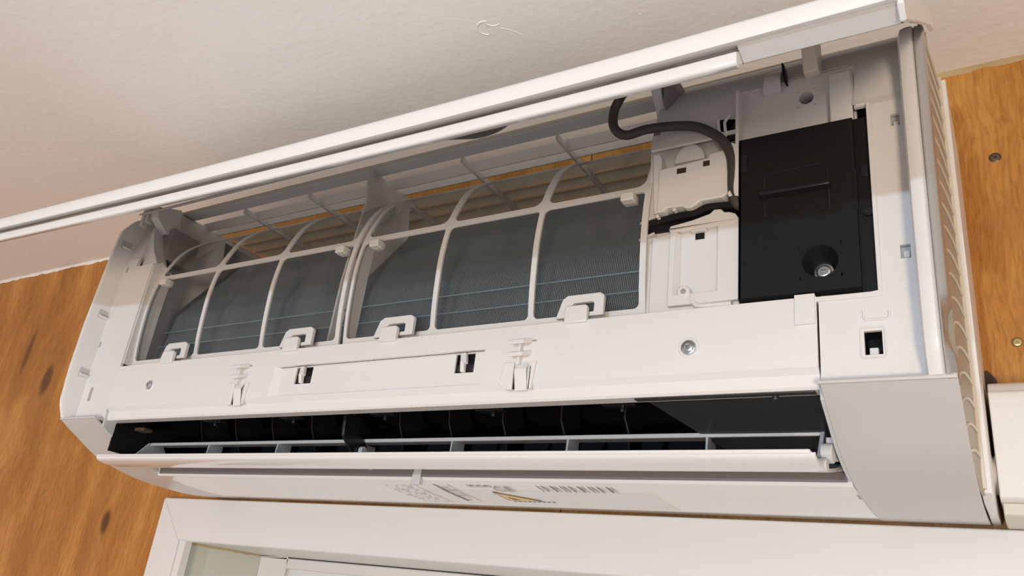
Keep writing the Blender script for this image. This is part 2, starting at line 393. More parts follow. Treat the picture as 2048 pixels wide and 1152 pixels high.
# ================================================================== duct cover at the right
duct = empty('duct_cover', (.9, 0, .03)); tag(duct, 'white plastic line-set duct cover running right along the wall beside the unit', 'duct')
pr = [(.0, .0905), (.02, .090), (.045, .086), (.056, .078), (.060, .069), (.0605, .02), (.060, .0075), (.057, .0055), (0, .0055)]
MB().xprism(smooth_prof(pr[:6], 20)+pr[6:], .8088, 1.5, 1).build('duct_lid', PVC, duct, bevel=.0008)
MB().xprism([(0, .0054), (.055, .0054), (.053, -.002), (.049, -.0038), (0, -.0038)], .8098, 1.5).build('duct_base', mat('duct_base_plastic', (.62, .58, .50), .35), duct, bevel=.0008)
hose = empty('drain_hose', P(.806, .045, .026)); tag(hose, 'short ribbed white drain hose between the unit and the duct', 'hose')
mb = MB(); L = []; n = 18
for i in range(33):
    x = .8026+.00042*i; r = .0118+(.0011 if i % 4 in (1, 2) else 0)
    L.append([P(x, .046+r*math.cos(2*math.pi*j/n), .024+r*math.sin(2*math.pi*j/n)) for j in range(n)])
mb.loft(L); mb.build('corrugated_tube', PVC, hose, smooth=True)
mb = MB(); mb.cyl(P(.8022, .046, .024), P(.8036, .046, .024), .0140, 18); mb.build('collar', GREYW, hose, bevel=.0004)

# ================================================================== THE AIR CONDITIONER
ac = empty('air_conditioner', (.4, 0, 0))
tag(ac, 'white wall-mounted split air conditioner with its front panel swung open, above the window', 'air conditioner')

BODY = smooth_prof([(.2135, .0395), (.205, .0342), (.193, .0275), (.165, .0125), (.14, .0052), (.107, -.001), (.06, -.0040), (.03, -.0034), (.002, -.0008)], 32)
def shell(prof, th=.0025):
    """closed outline: profile plus an inner offset"""
    inn = []
    for i, p in enumerate(prof):
        a = prof[max(0, i-1)]; b = prof[min(len(prof)-1, i+1)]
        tx, tz = b[0]-a[0], b[1]-a[1]; l = math.hypot(tx, tz); inn.append((p[0]+tz/l*th, p[1]-tx/l*th))
    return list(prof)+inn[::-1]
def bz(d):  # bottom height at depth
    q = sorted(BODY)
    for a, b in zip(q, q[1:]):
        if d <= b[0]: return a[1]+(b[1]-a[1])*(d-a[0])/max(1e-9, b[0]-a[0])
    return q[-1][1]

# ---- lower corner covers (curved to the wall)
def corner_cover(x0, x1):
    mb = MB(); mb.xprism(shell(BODY), x0, x1)
    return mb.build('corner_cover', COVER, ac, bevel=.0004)
cl = corner_cover(0.0, .0585); cr = corner_cover(.7345, .8005)
mb = MB()    # short shelf joining cover lip to the chassis face
mb.box(0, .0605, .200, .2135, .0385, .0402); mb.build('cover_ledge', COVER, ac, bevel=.0003)
MB().box(.7335, .8005, .200, .2135, .0385, .0402).build('cover_ledge', COVER, ac, bevel=.0003)
# end walls of the outlet that follow the body curve
for xa, xb in ((.0585, .0610), (.7325, .7345)):
    mb = MB(); mb.xprism([(.203, .0445)]+[p for p in BODY if p[0] < .204 and p[0] > .09]+[(.09, .06), (.19, .06)], xa, xb)
    mb.build('outlet_cheek', GREYW, ac, bevel=.0003)
# ---- bottom pan
bp_ = [(.1275, .0125), (.1290, .0105), (.1288, .0030), (.1262, .0002)]+[p for p in BODY if p[0] < .112]
bot = MB().xprism(shell(bp_, .0022), .0586, .7344).build('bottom_pan', PAN, ac, bevel=.0003, smooth=True)

MB().box(.0640, .7320, .1285, .1300, .0022, .0085).build('rim_strip', RIMG, ac, bevel=.0003)  # dark grey strip along the front rim of the pan
# ---- chassis face
FACE = [(.203, .03), (.203, .20), (.2005, .225), (.194, .252), (.184, .275), (.172, .290), (.166, .2945)]
fd = z_to_d(smooth_prof(FACE, 36))
mb = MB()
slotsR = [(.7785, .7835, .2000, .2085), (.7782, .7835, .1119, .1204), (.7568, .7660, .0567, .0705)]
panel(mb, .7335, .7880, .0400, .0938, fd, .0025, slotsR)
panel(mb, .7675, .7880, .0938, .2190, fd, .0025, slotsR)
panel(mb, .6240, .7880, .2190, .2945, fd, .0025, [(.6855, .7585, .2190, .2560), (.6190, .6290, .226, .241)])
mb.build('face_plate', WHITE, ac)
slotsL = [(.0125, .0165, .2050, .2115), (.0085, .0115, .1185, .1250), (.0190, .0240, .0600, .0745)]
mb = MB(); panel(mb, .0075, .0300, .0400, .2945, fd, .0025, slotsL); panel(mb, .0300, .0592, .0400, .2100, fd, .0025, slotsL)
mb.zprism([(.0300, .2100), (.0592, .2100), (.0440, .2300), (.0300, .2600)], .184, .1975)
mb.build('face_plate', WHITE, ac)
mb = MB()  # dark voids / catches behind the slots
for a in slotsR[:2]+slotsL:
    mb = MB(); mb.box(a[0]-.001, a[1]+.001, .190, .1993, a[2]-.001, a[3]+.001); mb.build('slot_pocket', GREYW, ac)
mb = MB(); mb.box(.7560, .7670, .180, .186, .0555, .0715); mb.build('catch_void', BLACK, ac)
for a, b, c, d_, e in ((.7795, .7828, .1955, .2040, .2015), (.7795, .7828, .113, .1175, .2015), (.7585, .7632, .0567, .0622, .199)):
    mb = MB(); mb.box(a, b, .192, e, c, d_); mb.build('catch', WHITE, ac, bevel=.0006)
mb = MB(); rr = rrect(.7550, .7675, .0550, .0725, .0015, 3); mb.tube([P(x, .2033, z) for x, z in rr+[rr[0]]], .0005, 6); mb.build('slot_rim', WHITE, ac, smooth=True)
mb = MB(); mb.tube([P(x, .2033, z) for x, z in ((.7572, .0822), (.7572, .0785), (.7580, .0770), (.7692, .0768), (.7702, .0778), (.7703, .0815))], .0007, 8); mb.build('raised_mark', WHITE, ac, smooth=True)
mb = MB(); mb.tube([P(x, .2033, z) for x, z in ((.0135, .0845), (.0143, .080), (.0255, .0795), (.026, .083))], .0006, 8); mb.build('raised_mark', WHITE, ac, smooth=True)
mb = MB(); mb.tube([P(x, fd(z)+.0004, z) for x, z in ((.0335, .253), (.034, .2060), (.0375, .2055), (.0378, .206))], .0004, 6); mb.build('raised_mark', WHITE, ac, smooth=True)

# ---- rims of the side caps
def rim_profile(z):   # front edge depth of the rim at height z
    return z_to_d([(.2135, .0395), (.2205, .055), (.2225, .09), (.2225, .14), (.2195, .2145), (.2170, .250), (.2060, .268), (.190, .281), (.170, .292), (.166, .2945)])(z)
def rim(x0, x1, zr, r, m_, name, inner=.190):
    L = []
    for i in range(43):
        z = zr[0]+(zr[1]-zr[0])*i/42; t = rim_profile(z)
        L.append([P(x0, inner, z), P(x0, t-r, z), P(x0+r*.3, t-r*.3, z), P(x0+r, t, z), P(x1-r*.4, t, z), P(x1, t-r*.6, z), P(x1, inner, z)])
    mb = MB(); mb.loft(L); return mb.build(name, m_, ac, smooth=True)
def rimL():
    L = []
    for i in range(43):
        z = .0402+(.2865-.0402)*i/42; t = rim_profile(z)
        L.append([P(.0085, .190, z), P(.0058, t-.001, z), P(.0050, t, z), P(.0015, t, z), P(.0, t-.0015, z), P(.0, .11, z), P(.003, .11, z)])
    mb = MB(); mb.loft(L); return mb.build('side_rim', SATIN, ac, smooth=True)
rimL()
rim(.7865, .7955, (.0402, .2700), .0040, SATIN, 'side_rim')
# silver strip with the finger notch near its foot
mb = MB(); L = []
for i in range(61):
    z = .0385+(.2695-.0385)*i/60; t = rim_profile(z)-.0015
    xr = .8008
    if .052 < z < .080: xr -= .0036*math.sqrt(max(0, 1-((z-.066)/.014)**2))
    L.append([P(.7957, .195, z), P(.7957, t, z), P(.7965, t+.0006, z), P(xr-.0012, t-.0008, z), P(xr, t-.003, z), P(xr, .200, z)])
mb.loft(L); st = mb.build('silver_strip', SILVER, ac, smooth=True); st['label'] = 'brushed silver strip along the right front edge with a finger notch'
# clips inside the left rim
for zc, a in ((.2355, .0), (.1535, .0), (.0890, .0)):
    mb = MB(); mb.box(.0046, .0075, .2025, .2140, zc-.0045, zc+.0045); mb.build('clip_pocket', GREYW, ac)
    mb = MB(); mb.cyl(P(.0090, .203, zc-.0028), P(.0086, .213, zc-.0024), .0017, 10); mb.build('clip', WHITE, ac, smooth=True)

# ---- right side wall with scalloped louvres, and the wider rear base behind it
sw = [(.200, .8002), (.175, .8004), (.150, .8012), (.125, .8024), (.108, .8037)]
def zbot(d): return bz(d)
mb = MB(); L = []
for d, x in sw:
    zt_ = .294 if d < .17 else .294-(d-.17)*.65
    L.append([P(x-.0010, d, zbot(d)+.0005), P(x-.0010, d, zt_), P(x-.0025, d, zt_), P(x-.0025, d, zbot(d)+.0005)])
mb.loft(L); side = mb.build('side_wall', BEIGE, ac, smooth=True)
for k in range(19):
    zc = .284-.0146*k; path = []; h = .018+.0016*k
    for i in range(19):
        u = i/18; d = .1125+.086*u
        x = .8037-(.8037-.8002)*min(1, (d-.108)/.07)
        zz = zc-h*(1-math.sqrt(max(0, 1-(u*.985)**2)))
        if zz < zbot(d)+.003: break
        path.append(P(x-.0009, d, zz))
    if len(path) > 3: MB().tube(path, .00085, 8).build('louvre', RIDGE, side, smooth=True)
mb = MB(); mb.zprism([(.8005-.0036*math.sin(math.radians(a)), .066-.0138*math.cos(math.radians(a))) for a in range(0, 181, 12)], .2000, .2020); mb.build('finger_notch', NOTCH, side)
mb = MB(); mb.xprism([(.1085, .294), (.1085, .0012), (.09, -.0018), (.0, -.0005), (.0, .294)], .8010, .8066); mb.build('rear_base', SATIN, ac, bevel=.0006)
MB().xprism([(.1135, .2935), (.1135, .003), (.1086, .003), (.1086, .2935)], .8005, .8040).build('side_rail', RIDGE, side, bevel=.0004)
mb = MB(); mb.xprism([(.112, .290), (.112, .0012), (.09, -.0018), (.0, -.0005), (.0, .290)], .0, .003); mb.build('rear_base', SATIN, ac, bevel=.0006)
mb = MB(); mb.box(.003, .801, .0005, .006, .004, .24); mb.build('back_plate', WHITE, ac)

# ---- lower front band
bandp = .2045
mb = MB()
def flat_a(z): return bandp
H1 = (.3125, .3315, .0638, .0780); H2 = (.4775, .4945, .0636, .0780)
panel(mb, .0610, .7325, .0515, .0938, flatd(bandp), .0028, [(.2895, .5055, .0525, .0787)])
mb.xprism([(bandp, .0515), (.2012, .0478), (.2008, .0410), (.1995, .0395), (.1900, .0392), (.190, .0420), (.1985, .0425), (.2017-.003, .0515)], .0610, .7325)
panel(mb, .2895, .5055, .0515, .0790, flatd(.1998), .0015, [H1, H2])
mb.xprism([(bandp, .0525), (.1990, .0512), (.1990, .0540)], .2895, .5055)
mb.loft([[P(.2895, .2045, .0787), P(.2895, .2045, .0525), P(.2955, .1998, .0525), P(.2955, .1998, .0787)], [P(.2895, .199, .0787), P(.2895, .199, .0525), P(.2955, .1990, .0525), P(.2955, .1990, .0787)]])
mb.box(.7208, .7320, .203, .2062, .0766, .0950)
band = mb.build('front_band', SATIN, ac)
for hx0, hx1, hz0, hz1 in (H1, H2):
    mb = MB(); mb.box(hx0-.001, hx1+.001, .186, .1955, hz0-.001, hz1+.001); mb.build('latch_pocket', BLACK, band)
    for a_, b_ in ((hx0+.0008, hx0+.0065), (hx1-.0080, hx1-.0010)): MB().box(a_, b_, .1955, .1985, hz0+.0012, hz0+.0070).build('latch_tooth', DUCTB, band, bevel=.0008)
    mb = MB(); c = (hx0+hx1)/2
    mb.loft([[P(c-.0030, .2030, hz1), P(c+.0022, .2030, hz1), P(c+.0022, .200, hz1), P(c-.0030, .200, hz1)], [P(c+.0002, .2055, hz0+.0062), P(c+.0048, .2055, hz0+.0062), P(c+.0048, .202, hz0+.0055), P(c+.0002, .202, hz0+.0055)]])
    mb.loft([[P(c+.0002, .2055, hz0+.0062), P(c+.0025, .2055, hz0+.0062), P(c+.0025, .201, hz0+.0062), P(c+.0002, .201, hz0+.0062)], [P(c-.0016, .2025, hz0), P(c+.0020, .2025, hz0), P(c+.0020, .200, hz0), P(c-.0016, .200, hz0)]])
    mb.build('latch_tongue', SATIN, band, bevel=.0004)
for hx in (.2505, .5372):
    for k, zz in enumerate((.0795, .0707)):      # two projecting hook blades
        mb = MB(); mb.loft([[P(hx-.0075+a, .2045, zz+.0008+b) for a, b in ((0, 0), (.015, 0), (.015, .0036), (0, .0036))],
                            [P(hx-.0070+a, .2130, zz-.0022+b) for a, b in ((0, 0), (.0120, 0), (.0120, .0030), (0, .0030))]]); mb.build('hook_blade', SATIN, band, bevel=.0003)
    mb = MB(); mb.box(hx-.001, hx+.0008, .2045, .2085, .0640, .0800); mb.build('hook_web', SATIN, band)
    mb = MB(); mb.loft([[P(hx-.004+a, .2030, .0685+b) for a, b in ((0, 0), (.0105, 0), (.0105, .001), (0, .001))], [P(hx-.003+a, .2075, .060+b) for a, b in ((0, 0), (.0095, 0), (.0095, .001), (0, .001))], [P(hx-.003+a, .2040, .0465+b) for a, b in ((0, 0), (.0095, 0), (.0095, .001), (0, .001))]]); mb.build('spring_tongue', SATIN, band, bevel=.0005)
    for s in (-.0043, .0078):
        mb = MB(); mb.box(hx+s, hx+s+.0011, .2040, .20485, .0475, .0635); mb.build('tongue_slot', BLACK, band)
    mb = MB(); mb.zprism([(hx-.013, .0665), (hx-.0045, .0665), (hx-.0045, .0470), (hx-.0095, .0470), (hx-.0155, .0515)], .2030, .2062); mb.zprism([(hx+.0090, .0665), (hx+.0130, .0665), (hx+.0105, .0470), (hx+.0090, .0470)], .2030, .2062); mb.build('tongue_guard', SATIN, band, bevel=.0005)
    mb = MB(); mb.box(hx+.004, hx+.0105, .2046, .2049, .0812, .0824); mb.build('slit', INKG, band)
for sx, sz, r in ((.1200, .0714, .0042), (.6571, .0681, .0046)):
    mb = MB(); n = 24
    mb.loft([[P(sx+q*math.cos(2*math.pi*i/n), dd, sz+q*math.sin(2*math.pi*i/n)) for i in range(n)] for q, dd in ((r*1.5, .2044), (r*1.35, .2052), (r*1.12, .2052), (r*1.08, .2049))], cap=False)
    mb.build('screw_boss', SATIN, band, smooth=True)
    screw_head('screw', P(sx, .2046, sz), r, CHROME, band, 'shiny zinc cross-head screw in the front band', depth=.0024)
mb = MB(); n = 28; cx, cz = .5705, .0748
mb.tube([P(cx+.006*math.cos(2*math.pi*i/n), .2045, cz+.006*math.sin(2*math.pi*i/n)) for i in range(n+1)], .00025, 5)
for a0 in (90, 210, 330): mb.tube([P(cx+.0025*math.cos(math.radians(a0+a)), .2045, cz+.0025*math.sin(math.radians(a0+a))) for a in (-40, 0, 40)], .0002, 5)
mb.build('embossed_ring', SATIN, band, smooth=True)

# ---- outlet: black duct, fan housing, vertical deflectors
mb = MB()
mb.xprism([(.1985, .0600), (.1985, .0425), (.1940, .0405), (.150, .0560), (.11, .0800), (.105, .0880), (.19, .0900)], .0612, .7322)   # roof
mb.build('outlet_roof', DUCTB, ac)
mb = MB(); outl = smooth_prof([(.1275, .0115), (.10, .0125), (.07, .022), (.045, .045), (.035, .075)], 20)
mb.xprism(shell(outl, .002), .0612, .7322); mb.build('outlet_floor', DUCTB, ac, smooth=True)
mb = MB(); mb.box(.0612, .7322, .028, .034, .05, .10); mb.box(.0598, .0616, .03, .19, .012, .088); mb.build('outlet_back', BLACK, ac)
# fan drum
mb = MB(); n = 34
for i in range(n):
    a = 2*math.pi*i/n; c_, s_ = math.cos(a), math.sin(a); c2, s2 = math.cos(a+.16), math.sin(a+.16)
    mb.poly([P(.065, .085+.030*c_, .100+.030*s_), P(.60, .085+.030*c_, .100+.030*s_), P(.60, .085+.040*c2, .100+.040*s2), P(.065, .085+.040*c2, .100+.040*s2)])
o = mb.build('fan_drum', BLACK, ac)
# right-hand filler wall of the duct, diagonal edge
mb = MB(); mb.loft([[P(.6190, .196, .0435), P(.7322, .1965, .0430), P(.7322, .125, .018), P(.6650, .125, .018)],
                    [P(.6190, .120, .0800), P(.7322, .120, .0800), P(.7322, .060, .030), P(.6650, .060, .030)]]); mb.build('duct_filler', DUCTB, ac)
mb = MB(); mb.box(.6200, .7290, .1930, .1985, .0385, .0425); mb.cyl(P(.7060, .193, .0362), P(.7060, .193, .040), .0020, 10); mb.build('rail', DUCTB, ac, bevel=.0004)
for k in range(15):      # thin curved vertical deflectors
    x = .125+.0515*k
    if x > .62: break
    path = [(.142, .0540), (.137, .0440), (.134, .0340), (.127, .0250), (.118, .0180), (.100, .0190), (.095, .0420), (.110, .0640), (.135, .0600)]
    mb = MB(); mb.loft([[P(x+(d-.15)*.10+.0015*math.sin((z)*240), d, z) for d, z in path], [P(x+.0011+(d-.15)*.10+.0015*math.sin((z)*240), d, z) for d, z in path]]); mb.build('deflector', DEFL, ac)
    if k % 2 == 1:
        mb = MB(); mb.box(x-.002, x+.022, .168, .176, .0420, .0460); mb.cyl(P(x+.012, .172, .0385), P(x+.012, .172, .043), .0018, 8); mb.build('deflector_link', BLACKG, ac, bevel=.0003)
mb = MB(); mb.box(.0720, .0860, .165, .176, .0350, .0385); mb.build('drive_crank', mat('brown_plastic', (.10, .06, .035), .4), ac, bevel=.0006)

# ---- swing vane: outer blade, upper rail, ribs
vane = MB().xprism(shell(smooth_prof([(.2005, .0042), (.1985, .0010), (.188, -.0012), (.172, -.0005), (.150, .0040), (.132, .0090)], 24), .0022), .0625, .7285, 1).build('swing_vane', PAN, ac, smooth=True)
vane['label'] = 'long white air-direction vane tilted open across the outlet'
MB().box(.0625, .7260, .1965, .2012, .0036, .0060).build('vane_edge', GLOSSW, vane, bevel=.0006)
MB().xprism([(.1520, .0255), (.1520, .0285), (.130, .0300), (.130, .0284)], .0690, .7240).build('upper_blade', GREYW, vane, bevel=.0004)
for x in (.1600, .2545, .4480, .5495, .6510):
    mb = MB(); mb.xprism([(.152, .0275), (.136, .0288), (.136, .0070), (.154, .0040)], x, x+.0016); mb.build('vane_rib', GREYW, vane, bevel=.0003)
mb = MB(); mb.xprism([(.1515, .0285), (.165, .0125), (.165, .0010), (.120, .0100), (.136, .0300)], .0645, .0661); mb.build('vane_rib', GREYW, vane, bevel=.0003)
mb = MB(); mb.xprism([(.152, .0285), (.136, .0285), (.150, .0040), (.170, .0000), (.170, .0040)], .7220, .7245); mb.build('vane_rib', GREYW, vane, bevel=.0003)
mb = MB(); mb.xprism([(.150, .0240), (.136, .0250), (.136, .0060), (.168, .0040)], .3560, .3576); mb.build('vane_rib', GREYW, vane, bevel=.0003)
mb = MB(); mb.cyl(P(.7255, .168, .0110), P(.7320, .168, .0110), .0058, 14); mb.cyl(P(.7250, .176, .0025), P(.7300, .176, .0025), .0040, 12); mb.box(.7275, .7315, .150, .166, .010, .0210); mb.build('pivot', GREYW, vane, bevel=.0005)
# black support arm in the middle
mb = MB(); mb.xprism([(.1800, .0430), (.1620, .0440), (.1610, .0310), (.1490, .0225), (.1480, .0165), (.1540, .0120), (.1640, .0125), (.1790, .0250), (.1800, .0330)], .3570, .3600); arm = mb.build('support_arm', BLACKG, ac, bevel=.0006)
mb = MB(); mb.cyl(P(.3600, .1560, .0175), P(.3640, .1560, .0175), .0036, 14); mb.build('arm_pin', GLOSSW, arm, bevel=.0005)
mb = MB(); mb.zprism([(.3960, -.004), (.4060, -.004), (.4060, .012), (.4000, .012)], .1262, .1312); mb.build('vane_clip', GREYW, ac, bevel=.0004)
mb = MB(); mb.zprism([(.3990, .0075), (.4085, .0080), (.4120, .0120), (.4010, .0120)], .1312, .1390); mb.build('clip_hook', BLACKG, ac, bevel=.0006)

# ---- printed label on the underside
def decal(poly, m_, name, parent, h=.0004):
    mb = MB(); f = []
    L0 = [P(x, d, bz(d)-h) for x, d in poly]; L1 = [P(x, d, bz(d)-h+.0003) for x, d in poly]
    mb.loft([L0, L1]); return mb.build(name, m_, parent)
lab = decal([(.35, .118), (.595, .118), (.595, .090), (.595, .060), (.595, .045), (.35, .045), (.35, .060), (.35, .090)], LABEL, 'rating_label', bot, .0003); lab['label'] = 'printed rating label on the underside with warning triangle and barcode'
mb = MB()
def strip(x0, x1, d0, d1): 
    n = 4
    for i in range(n):
        a = d0+(d1-d0)*i/n; b = d0+(d1-d0)*(i+1)/n
        mb.poly([P(x0, a, bz(a)-.0006), P(x1, a, bz(a)-.0006), P(x1, b, bz(b)-.0006), P(x0, b, bz(b)-.0006)])
strip(.4060, .4085, .060, .114); strip(.4210, .4216, .060, .114); strip(.385, .3856, .05, .114)
for r in range(9):
    x = .352+r*.0034
    for k in range(10):
        if random.random() < .45: strip(x, x+.0008, .050+k*.0062, .050+k*.0062+random.uniform(.002, .0055))
for r in range(5):
    for k in range(6):
        if random.random() < .6: strip(.410+r*.002, .4107+r*.002, .062+k*.008, .062+k*.008+.005)
for x in range(17): strip(.5050+x*.0039+.0004*(x % 3), .5050+x*.0039+.0011+.0009*(x % 2), .100, .116)
for x0, x1, d0, d1 in ((.440, .462, .1085, .1092), (.440, .462, .1152, .1159), (.440, .4407, .1085, .1159), (.4613, .462, .1085, .1159), (.4475, .448, .1085, .1159), (.454, .4545, .1085, .1159), (.4425, .4455, .1105, .114), (.4495, .4525, .1108, .1136), (.456, .460, .1108, .1136)): strip(x0, x1, d0, d1)
for k in range(9): strip(.4560+k*.0046, .4560+k*.0046+.0030, .062, .0648)
mb.build('print', INK2, bot)['kind'] = 'stuff'
tri = [(.4560, .0930), (.4560, .0690), (.4830, .0690)]
decal([(.4540, .0960), (.4540, .0675), (.4865, .0675)], INK, 'triangle_border', bot, .0008)
decal(tri, ORANGE, 'warning_triangle', bot, .0011)
decal([(.4600, .0800), (.4655, .0760), (.4635, .0755), (.4670, .0715), (.4610, .0750), (.4630, .0762)], INK, 'lightning_bolt', bot, .0014)
fc = bpy.data.curves.new('ce', 'FONT'); fc.body = 'CE'; fc.size = .018; fc.extrude = .0001
fo = bpy.data.objects.new('ce', fc); C.objects.link(fo)
dg = bpy.context.evaluated_depsgraph_get(); me = bpy.data.meshes.new_from_object(fo.evaluated_get(dg)); bpy.data.objects.remove(fo)
ce = bpy.data.objects.new('ce_mark', me); C.objects.link(ce); me.materials.clear(); me.materials.append(INKG)
for v in me.vertices:      # lettering lies flat on the underside, read from below
    x, y = v.co.x, v.co.y
    dd = .0985+y*.95; v.co = P(.4610+x*.85, dd, bz(dd)-.0008-v.co.z)
ce.parent = bot; ce.matrix_parent_inverse = parent_inv(bot)

# ---- top grille
top = MB(); top.box(.024, .7865, .1518, .1662, .2915, .2945); top.box(.024, .7865, .0, .008, .288, .2925); top.box(.0, .028, .0, .166, .2895, .2925)
top.box(.6120, .801, .0, .166, .2905, .2935)
grille = top.build('top_grille', WHITE, ac, bevel=.0006)
MB().box(.024, .7300, .1650, .1668, .2940, .2962).build('lit_edge_strip', THIN, grille)  # pale strip added to imitate light along the bar's front edge
for q in ([(.1385, .2945), (.1375, .2950), (.1315, .2870), (.1330, .2865)], [(.1215, .2945), (.1200, .2945), (.1178, .2880), (.1192, .2880)]):
    mb = MB(); mb.xprism(q, .0282, .6118); mb.build('slat', WHITE, grille)
for k in range(5):       # rear of the grille: broad louvre blades that overlap
    d = .099-.019*k; mb = MB(); mb.xprism([(d, .2945), (d, .2937), (d-.0225, .2979), (d-.0225, .2987)], .0282, .6118); mb.build('rear_blade', THIN, grille)
for x in (.0300, .1187, .2185, .3130, .4142, .5145, .6080):
    mb = MB(); mb.xprism([(.1535, .2915), (.1535, .286), (.012, .284), (.012, .2915)], x-.0011, x+.0011); mb.build('cross_bar', WHITE, grille)
# internal partitions that carry the filters
for x0, x1 in ((.0300, .0320), (.3160, .3180), (.6125, .6145)):
    mb = MB(); mb.xprism([(.172, .2900), (.1665, .2560), (.1720, .2110), (.1765, .1680), (.178, .105), (.120, .105), (.120, .200), (.100, .245), (.106, .290)] if x0 < .6 else [(.160, .2900), (.150, .2560), (.160, .2110), (.178, .1680), (.178, .105), (.120, .105), (.120, .200), (.100, .245), (.106, .290)], x0, x1); mb.build('partition', WHITE, ac, bevel=.0004)
    if x0 < .6:
        mb = MB(); mb.tube([P(x1+.0003, d, z) for d, z in ((.170, .2430), (.160, .2440), (.145, .2560), (.130, .2750))], .0008, 6); mb.tube([P(x1+.0003, d, z) for d, z in ((.168, .2280), (.155, .2330), (.138, .2480), (.118, .2720))], .0008, 6); mb.build('partition_rib', WHITE, ac, smooth=True)
# left inner wall plates seen obliquely through the gauze
for x0 in (.0585, .3500):
    mb = MB(); mb.xprism([(.2015, .098), (.2015, .209), (.193, .215), (.1770, .206), (.1790, .160), (.1795, .098)] if x0 < .1 else [(.190, .098), (.1935, .130), (.1945, .160), (.190, .195), (.186, .206), (.1770, .206), (.1790, .160), (.1795, .098)], x0, x0+.0018); mb.build('inner_wall', WHITE, ac)

# ---- heat exchanger
mb = MB(); mb.xprism([(.1735, .095), (.1615, .1665), (.0915, .2640), (.05, .262), (.05, .095)], .0560, .0610); mb.build('end_plate', mat('end_plate_metal', (.06, .062, .065), .45, .3), ac)
CO = [(.172, .092), (.160, .165), (.090, .262)]
mb = MB(); th = .022
x = .064
while x < .612:
    for a, b in zip(CO, CO[1:]):
        dx, dz = b[0]-a[0], b[1]-a[1]; l = math.hypot(dx, dz); nx_, nz_ = -dz/l*th, dx/l*th
        mb.poly([P(x, *a), P(x, *b), P(x, b[0]+nx_*1.0, b[1]-abs(nz_)), P(x, a[0]+nx_, a[1]-abs(nz_)*1.0)])
        ox, oz = (b[1]-a[1])/l*.0004, -(b[0]-a[0])/l*.0004
        mb.poly([P(x-.00028, a[0]+ox, a[1]+oz), P(x+.00028, a[0]+ox, a[1]+oz), P(x+.00028, b[0]+ox, b[1]+oz), P(x-.00028, b[0]+ox, b[1]+oz)])
    x += .0015
fins = mb.build('fin_stack', FINC, ac); fins['kind'] = 'stuff'; fins['label'] = 'blue-grey aluminium cooling fins behind the filters'
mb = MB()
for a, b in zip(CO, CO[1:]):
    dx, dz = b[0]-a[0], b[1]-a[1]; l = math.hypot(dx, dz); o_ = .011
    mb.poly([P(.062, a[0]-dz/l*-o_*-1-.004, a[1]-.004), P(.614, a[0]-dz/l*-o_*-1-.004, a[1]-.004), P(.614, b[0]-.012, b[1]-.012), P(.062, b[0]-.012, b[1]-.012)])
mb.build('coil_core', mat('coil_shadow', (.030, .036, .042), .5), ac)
for d, z in ((.1675, .1040), (.1640, .1250), (.1600, .1460), (.1560, .1650), (.1410, .1850), (.1270, .2040), (.1130, .2240), (.0990, .2430)):
    mb = MB(); mb.cyl(P(.062, d-.006, z-.001), P(.614, d-.006, z-.001), .0034, 12); mb.build('tube', TUBE, ac, smooth=True)
for d, z in ((.1716, .1260), (.1686, .1430)):
    MB().cyl(P(.062, d-.0006, z), P(.612, d-.0006, z), .0008, 8).build('fin_bend_glint', BEND, ac, smooth=True)  # thin bluish rods on the fin bends, added to draw their glint
MB().box(.060, .616, .060, .080, .235, .262).build('coil_cap', BLACK, ac)
MB().box(.06, .616, .168, .190, .0895, .0925).build('drip_tray', WHITE, ac)

